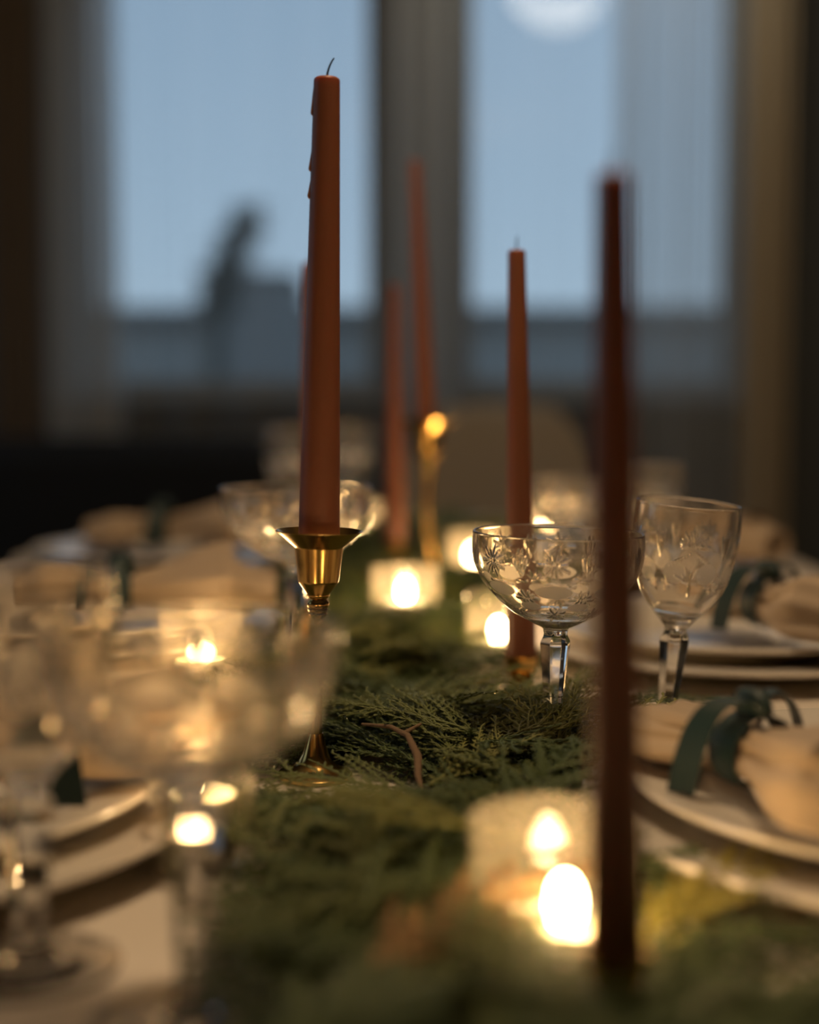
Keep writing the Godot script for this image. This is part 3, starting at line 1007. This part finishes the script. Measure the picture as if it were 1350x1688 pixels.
func candlestick_low() -> Array:
	var q := Shape.new()
	q.lathe([Vector2(.0050, .0090), Vector2(.0064, .0110), Vector2(.0085, .0160), Vector2(.0104, .0230), Vector2(.0112, .0270), Vector2(.0120, .0282), Vector2(.0116, .0288), Vector2(.0108, .0280), Vector2(.0102, .0235), Vector2(.0001, .0225)], 56)
	var st := Shape.new()
	st.lathe([Vector2(.0062, .0048), Vector2(.0050, .0060), Vector2(.0054, .0070), Vector2(.0048, .0080), Vector2(.0050, .0090)], 48)
	var b := Shape.new()
	b.lathe([Vector2(.0001, .0), Vector2(.0270, .0), Vector2(.0284, .0012), Vector2(.0290, .0034), Vector2(.0288, .0040), Vector2(.0280, .0036), Vector2(.0255, .0024), Vector2(.0160, .0026), Vector2(.0090, .0034), Vector2(.0062, .0048)], 72)
	return [["socket", q], ["stem", st], ["base", b]]

func candlestick(kind: Array, label: String, at: Vector3, size := 1.0, group := "") -> Node3D:
	var o := thing("candlestick", label, "candlestick", at, 0.0, group)
	for p in kind:
		var m := obj(p[0], p[1], M.brass, o)
		m.scale = Vector3.ONE * size
	return o

func taper(label: String, at: Vector3, h: float, r0: float, r1: float, wick_len: float, wick_bend: float) -> Node3D:
	var o := thing("taper_candle", label, "candle", at, 0.0, "terracotta taper candles")
	var s := Shape.new()
	var prof := [Vector2(.0001, 0), Vector2(r0 * .93, 0), Vector2(r0, .004)]
	for k in range(1, 12):
		prof.append(Vector2(lerpf(r0, r1, k / 11.0), lerpf(.004, h - .0016, k / 11.0)))
	prof.append_array([Vector2(r1 - .0003, h - .0007), Vector2(r1 - .0012, h), Vector2(r1 * .35, h - .0006), Vector2(.0001, h - .0008)])
	s.lathe(prof, 48)
	obj("wax_body", s, M.terracotta_wax, o)
	var w := Shape.new()
	var pts := []
	var rad := []
	for k in 9:
		var u := k / 8.0
		pts.append(Vector3(wick_bend * u * u, h - .001 + wick_len * u - absf(wick_bend) * .25 * u * u, 0))
		rad.append(lerpf(.00062, .00038, u))
	w.tube(pts, rad, 8)
	obj("wick", w, M.burnt_wick, o)
	return o

var votive0: Node3D
var tea0: Node3D
func votive(px_label: String, tea_label: String, at: Vector3, wax_h: float, size: float, flame_off: Vector2, energy: float, flame_k := 1.0) -> void:
	if votive0 == null:
		votive0 = thing("votive_glass", px_label, "candle holder", at, 0.0, "clear glass votive holders")
		var s := Shape.new()
		s.lathe([Vector2(.0001, .0005), Vector2(.027, .0), Vector2(.0290, .0015), Vector2(.0298, .004), Vector2(.0302, .030), Vector2(.0305, .0495), Vector2(.0299, .0503), Vector2(.0292, .0495), Vector2(.0288, .030), Vector2(.0283, .0055), Vector2(.0265, .0042), Vector2(.0001, .0042)], 72)
		obj("glass_cup", s, M.votive_glass, votive0)
	else:
		dup(votive0, px_label, at)
		var last: Node3D = get_child(get_child_count() - 1)
		last.scale = Vector3.ONE * size
	var e := thing("tealight", tea_label, "candle", at + Vector3(0, .0044, 0) * size, 0.0, "lit tealights in the votives")
	e.scale = Vector3.ONE * size
	var c := Shape.new()
	c.lathe([Vector2(.0001, 0), Vector2(.0186, 0), Vector2(.0190, .0006), Vector2(.0192, wax_h + .003), Vector2(.0188, wax_h + .003), Vector2(.0186, .001), Vector2(.0001, .0008)], 40)
	obj("cup", c, M.aluminium, e)
	c = Shape.new()
	c.lathe([Vector2(.0001, .001), Vector2(.0184, .001), Vector2(.0185, wax_h), Vector2(.0150, wax_h - .0008), Vector2(.0001, wax_h - .001)], 40)
	obj("wax", c, M.tealight_wax, e)
	c = Shape.new()
	var f := Vector3(flame_off.x, wax_h, flame_off.y)
	c.tube([f + Vector3(0, -.001, 0), f + Vector3(.0003, .003, 0), f + Vector3(.0008, .006, 0)], [.0006, .0006, .0004], 6)
	obj("wick", c, M.burnt_wick, e)
	c = Shape.new()
	c.lathe([Vector2(.0001, .0), Vector2(.0044, .0008), Vector2(.0060, .0034), Vector2(.0064, .0075), Vector2(.0062, .0110), Vector2(.0052, .0148), Vector2(.0032, .0180), Vector2(.0001, .0195)], 24, f + Vector3(0, .0025, 0))
	var fm := obj("flame", c, M.flame, e)
	fm.scale = Vector3.ONE * flame_k
	fm.position = (f + Vector3(0, .0025, 0)) * (1.0 - flame_k)
	var l := OmniLight3D.new()
	l.name = "candle_light"
	l.light_color = lin(1, .60, .25)
	l.light_energy = energy
	l.light_size = 0.01
	l.omni_range = 8.0
	l.omni_attenuation = 2.0
	l.shadow_enabled = true
	l.position = f + Vector3(0, .0025 + .0075 * flame_k, 0)
	e.add_child(l, true)

# ------------------------------------------------------------------ linen
func napkin(label: String, at: Vector3, turn: float, seed_: int, size := 1.0, droop := 0.0) -> Node3D:
	var o := thing("napkin", label, "napkin", at, turn, "beige napkins tied with green ribbon")
	var r := RandomNumberGenerator.new()
	r.seed = seed_
	var ph := [r.randf() * TAU, r.randf() * TAU, r.randf() * TAU]
	# two gathered halves, each with soft pleats, open at the outer end
	var rows := []
	for i in 49:
		var u := i / 48.0 * 2.0 - 1.0            # -1 .. 1, gathered at 0
		var a := absf(u)
		var k := smoothstep(0.0, 0.75, a)
		var half_w := lerpf(.013, (.050 if u > 0.0 else .030) + .005 * sin(ph[0] + u), k) * size
		var half_h := lerpf(.010, (.022 if u > 0.0 else .013) + .003 * sin(ph[1] + 2.0 * u), k) * size
		var soft := 1.0 - .38 * smoothstep(.66, 1.0, a)
		half_w *= soft
		half_h *= lerpf(1.0, soft, .7)
		var row := PackedVector3Array()
		for j in 96:
			var th := TAU * j / 96.0
			var fold := 1.0 + (.05 + .10 * (1.0 - k)) * sin(5.0 * th + ph[0] + 1.2 * u) + .05 * sin(9.0 * th + ph[2] - 2.0 * u)
			var cy := sin(th)
			var y := half_h * signf(cy) * absf(cy) ** .8 * fold
			row.append(Vector3(u * (.105 if u > 0.0 else .070) * size, half_h * .95 + y + .004 * (1.0 - k) + droop * a * a, half_w * cos(th) * fold))
		rows.append(row)
	# tuck the ends in like a rolled hem
	for e in [0, -1]:
		var src: PackedVector3Array = rows[e]
		var c := Vector3.ZERO
		for p in src:
			c += p / 96.0
		var back := .009 if e == 0 else -.009
		var steps := []
		for q in [[.95, -.35], [.84, -.5], [.55, .2], [.001, 1.0]]:
			var row := PackedVector3Array()
			for j in 96:
				var p: Vector3 = src[j]
				var w: Vector3 = c + (p - c) * q[0] + Vector3(back * q[1] * size, 0, 0)
				row.append(w)
			steps.append(row)
		for s in steps:
			if e == 0:
				rows.push_front(s)
			else:
				rows.push_back(s)
	var sh := Shape.new()
	sh.grid(rows, true)
	obj("cloth", sh, M.napkin_linen, o)
	# upper layers of the fold, lying over each half
	for sg in [-1.0, 1.0]:
		var lay := []
		for i in 17:
			var u := .10 + .66 * i / 16.0
			var k := smoothstep(0.0, 0.75, u)
			var row := PackedVector3Array()
			for j in 25:
				var z := j / 24.0 * 2.0 - 1.0
				var hw := lerpf(.010, .040 if sg > 0 else .023, k) * size
				var lift := lerpf(.0245, (.0440 if sg > 0 else .0290) + .0040 * sin(ph[1] + 3.0 * z * sg), k) * size
				row.append(Vector3(sg * u * (.105 if sg > 0 else .070) * size, lift - .013 * size * z * z * k + .0016 * sin(7.0 * z + ph[2]) + droop * u * u, hw * z + .012 * size * k * sin(ph[0])))
			lay.append(row)
		var thick := []
		for i in lay.size():
			var row := PackedVector3Array()
			for p in lay[i]:
				row.append(p)
			for j in range(24, -1, -1):
				row.append(lay[i][j] - Vector3(0, .0022, 0))
			if sg > 0:
				row.reverse()
			thick.append(row)
		var fl := Shape.new()
		fl.grid(thick, true)
		obj("fold", fl, M.napkin_linen, o)
	# ribbon: band round the waist, a knot on top and two tails
	var band := []
	for i in 5:
		var x := (i - 2) * .0042 * size
		var row := PackedVector3Array()
		for j in 48:
			var th := TAU * j / 48.0
			var k := 1.06 + (.02 if i in [1, 2, 3] else 0.0)
			row.append(Vector3(x, .0150 * size + .0152 * size * sin(th) * k, .0165 * size * cos(th) * k))
		band.append(row)
	var bs := Shape.new()
	bs.grid(band, true)
	var rb := obj("ribbon", bs, M.velvet_ribbon, o)
	var kn := Shape.new()
	kn.tube([Vector3(-.008, .0315, 0) * size, Vector3(-.004, .036, .001) * size, Vector3(.003, .0365, .0) * size, Vector3(.008, .032, 0) * size], [.0035 * size, .0062 * size, .0062 * size, .0035 * size], 14)
	obj("knot", kn, M.velvet_ribbon, rb)
	for sg in [-1.0, 1.0]:
		var top := []
		var und := []
		for i in 15:
			var u := i / 14.0
			var p := Vector3(sg * .003 - .006 * u, .037 - .036 * u * u * 1.02 + .006 * sin(u * PI), sg * (.004 + .050 * u - .018 * u * u)) * size
			var w := Vector3(.0057, 0, -.002 * sg) * size * (1.0 + .15 * sin(4.0 * u + ph[1]))
			top.append([p - w, p + w])
		var rr := []
		for q in top:
			rr.append(PackedVector3Array([q[0], q[1], q[1] - Vector3(0, .001, 0), q[0] - Vector3(0, .001, 0)]))
		if sg < 0:
			rr.reverse()
		var ts := Shape.new()
		ts.grid(rr, true)
		obj("tail", ts, M.velvet_ribbon, rb)
	return o

func plate_shape(r: float, h: float) -> Shape:
	var s := Shape.new()
	s.lathe([Vector2(.0001, .0016), Vector2(r * .52, .0016), Vector2(r * .54, .0), Vector2(r * .58, .0), Vector2(r * .60, .0022), Vector2(r * .72, h * .55), Vector2(r * .86, h * .74), Vector2(r - .002, h - .0042), Vector2(r, h - .0022), Vector2(r - .0006, h - .0004), Vector2(r - .002, h),
		Vector2(r - .005, h - .0009), Vector2(r * .86, h * .74 + .0030), Vector2(r * .73, h * .55 + .0034), Vector2(r * .62, .0056), Vector2(r * .55, .0048), Vector2(.0001, .0045)], 128)
	return s

# ------------------------------------------------------------------ greenery
func cedar_spray(L: float, curl: float, rise: float) -> Shape:
	var s := Shape.new()
	var axis := func(u: float) -> Vector3:
		return Vector3(L * u, rise * L * (u - .9 * u * u) , curl * L * u * u)
	var pts := []
	var rad := []
	for k in 10:
		pts.append(axis.call(k / 9.0))
		rad.append(lerpf(.0011, .0004, k / 9.0))
	s.tube(pts, rad, 5)
	var count := int(L / .0042)
	for i in range(1, count):
		var u := float(i) / count
		var p: Vector3 = axis.call(u)
		var d: Vector3 = (axis.call(minf(u + .02, 1.02)) - p).normalized()
		var side := d.cross(Vector3.UP).normalized() * (1.0 if i % 2 == 0 else -1.0)
		var bl := (L * .40 * (1.0 - u) ** .75 * smoothstep(-.05, .25, u) + .006) * rng.randf_range(.75, 1.15)
		var ang := rng.randf_range(.55, .85)
		var bd := (d * cos(ang) + side * sin(ang) + Vector3(0, rng.randf_range(-.16, .22), 0)).normalized()
		var droop := rng.randf_range(-.5, .25)
		var nb := int(bl / .0021)
		var prev := p
		for b in range(1, nb + 1):
			var w := float(b) / nb
			var q := p + bd * bl * w + d * bl * .22 * w * w + Vector3(0, droop * bl * w * w * .4, 0)
			s.spike(prev, q + (q - prev) * .5, lerpf(.0010, .0007, w), Vector3.UP)
			var dd := (q - prev).normalized()
			var cs := dd.cross(Vector3.UP).normalized() * (1.0 if b % 2 == 0 else -1.0)
			var ll := .0072 * (1.0 - .55 * w) * rng.randf_range(.7, 1.25)
			var e := q + (dd * .78 + cs * .62 + Vector3(0, rng.randf_range(-.2, .3), 0)) * ll
			s.spike(q, e, .00085, Vector3.UP)
			if bl > .018 and w < .75:
				var g := q + (e - q) * .45
				s.spike(g, g + (dd * .95 - cs * .15 + Vector3(0, .1, 0)) * ll * .5, .0007, Vector3.UP)
			prev = q
	return s
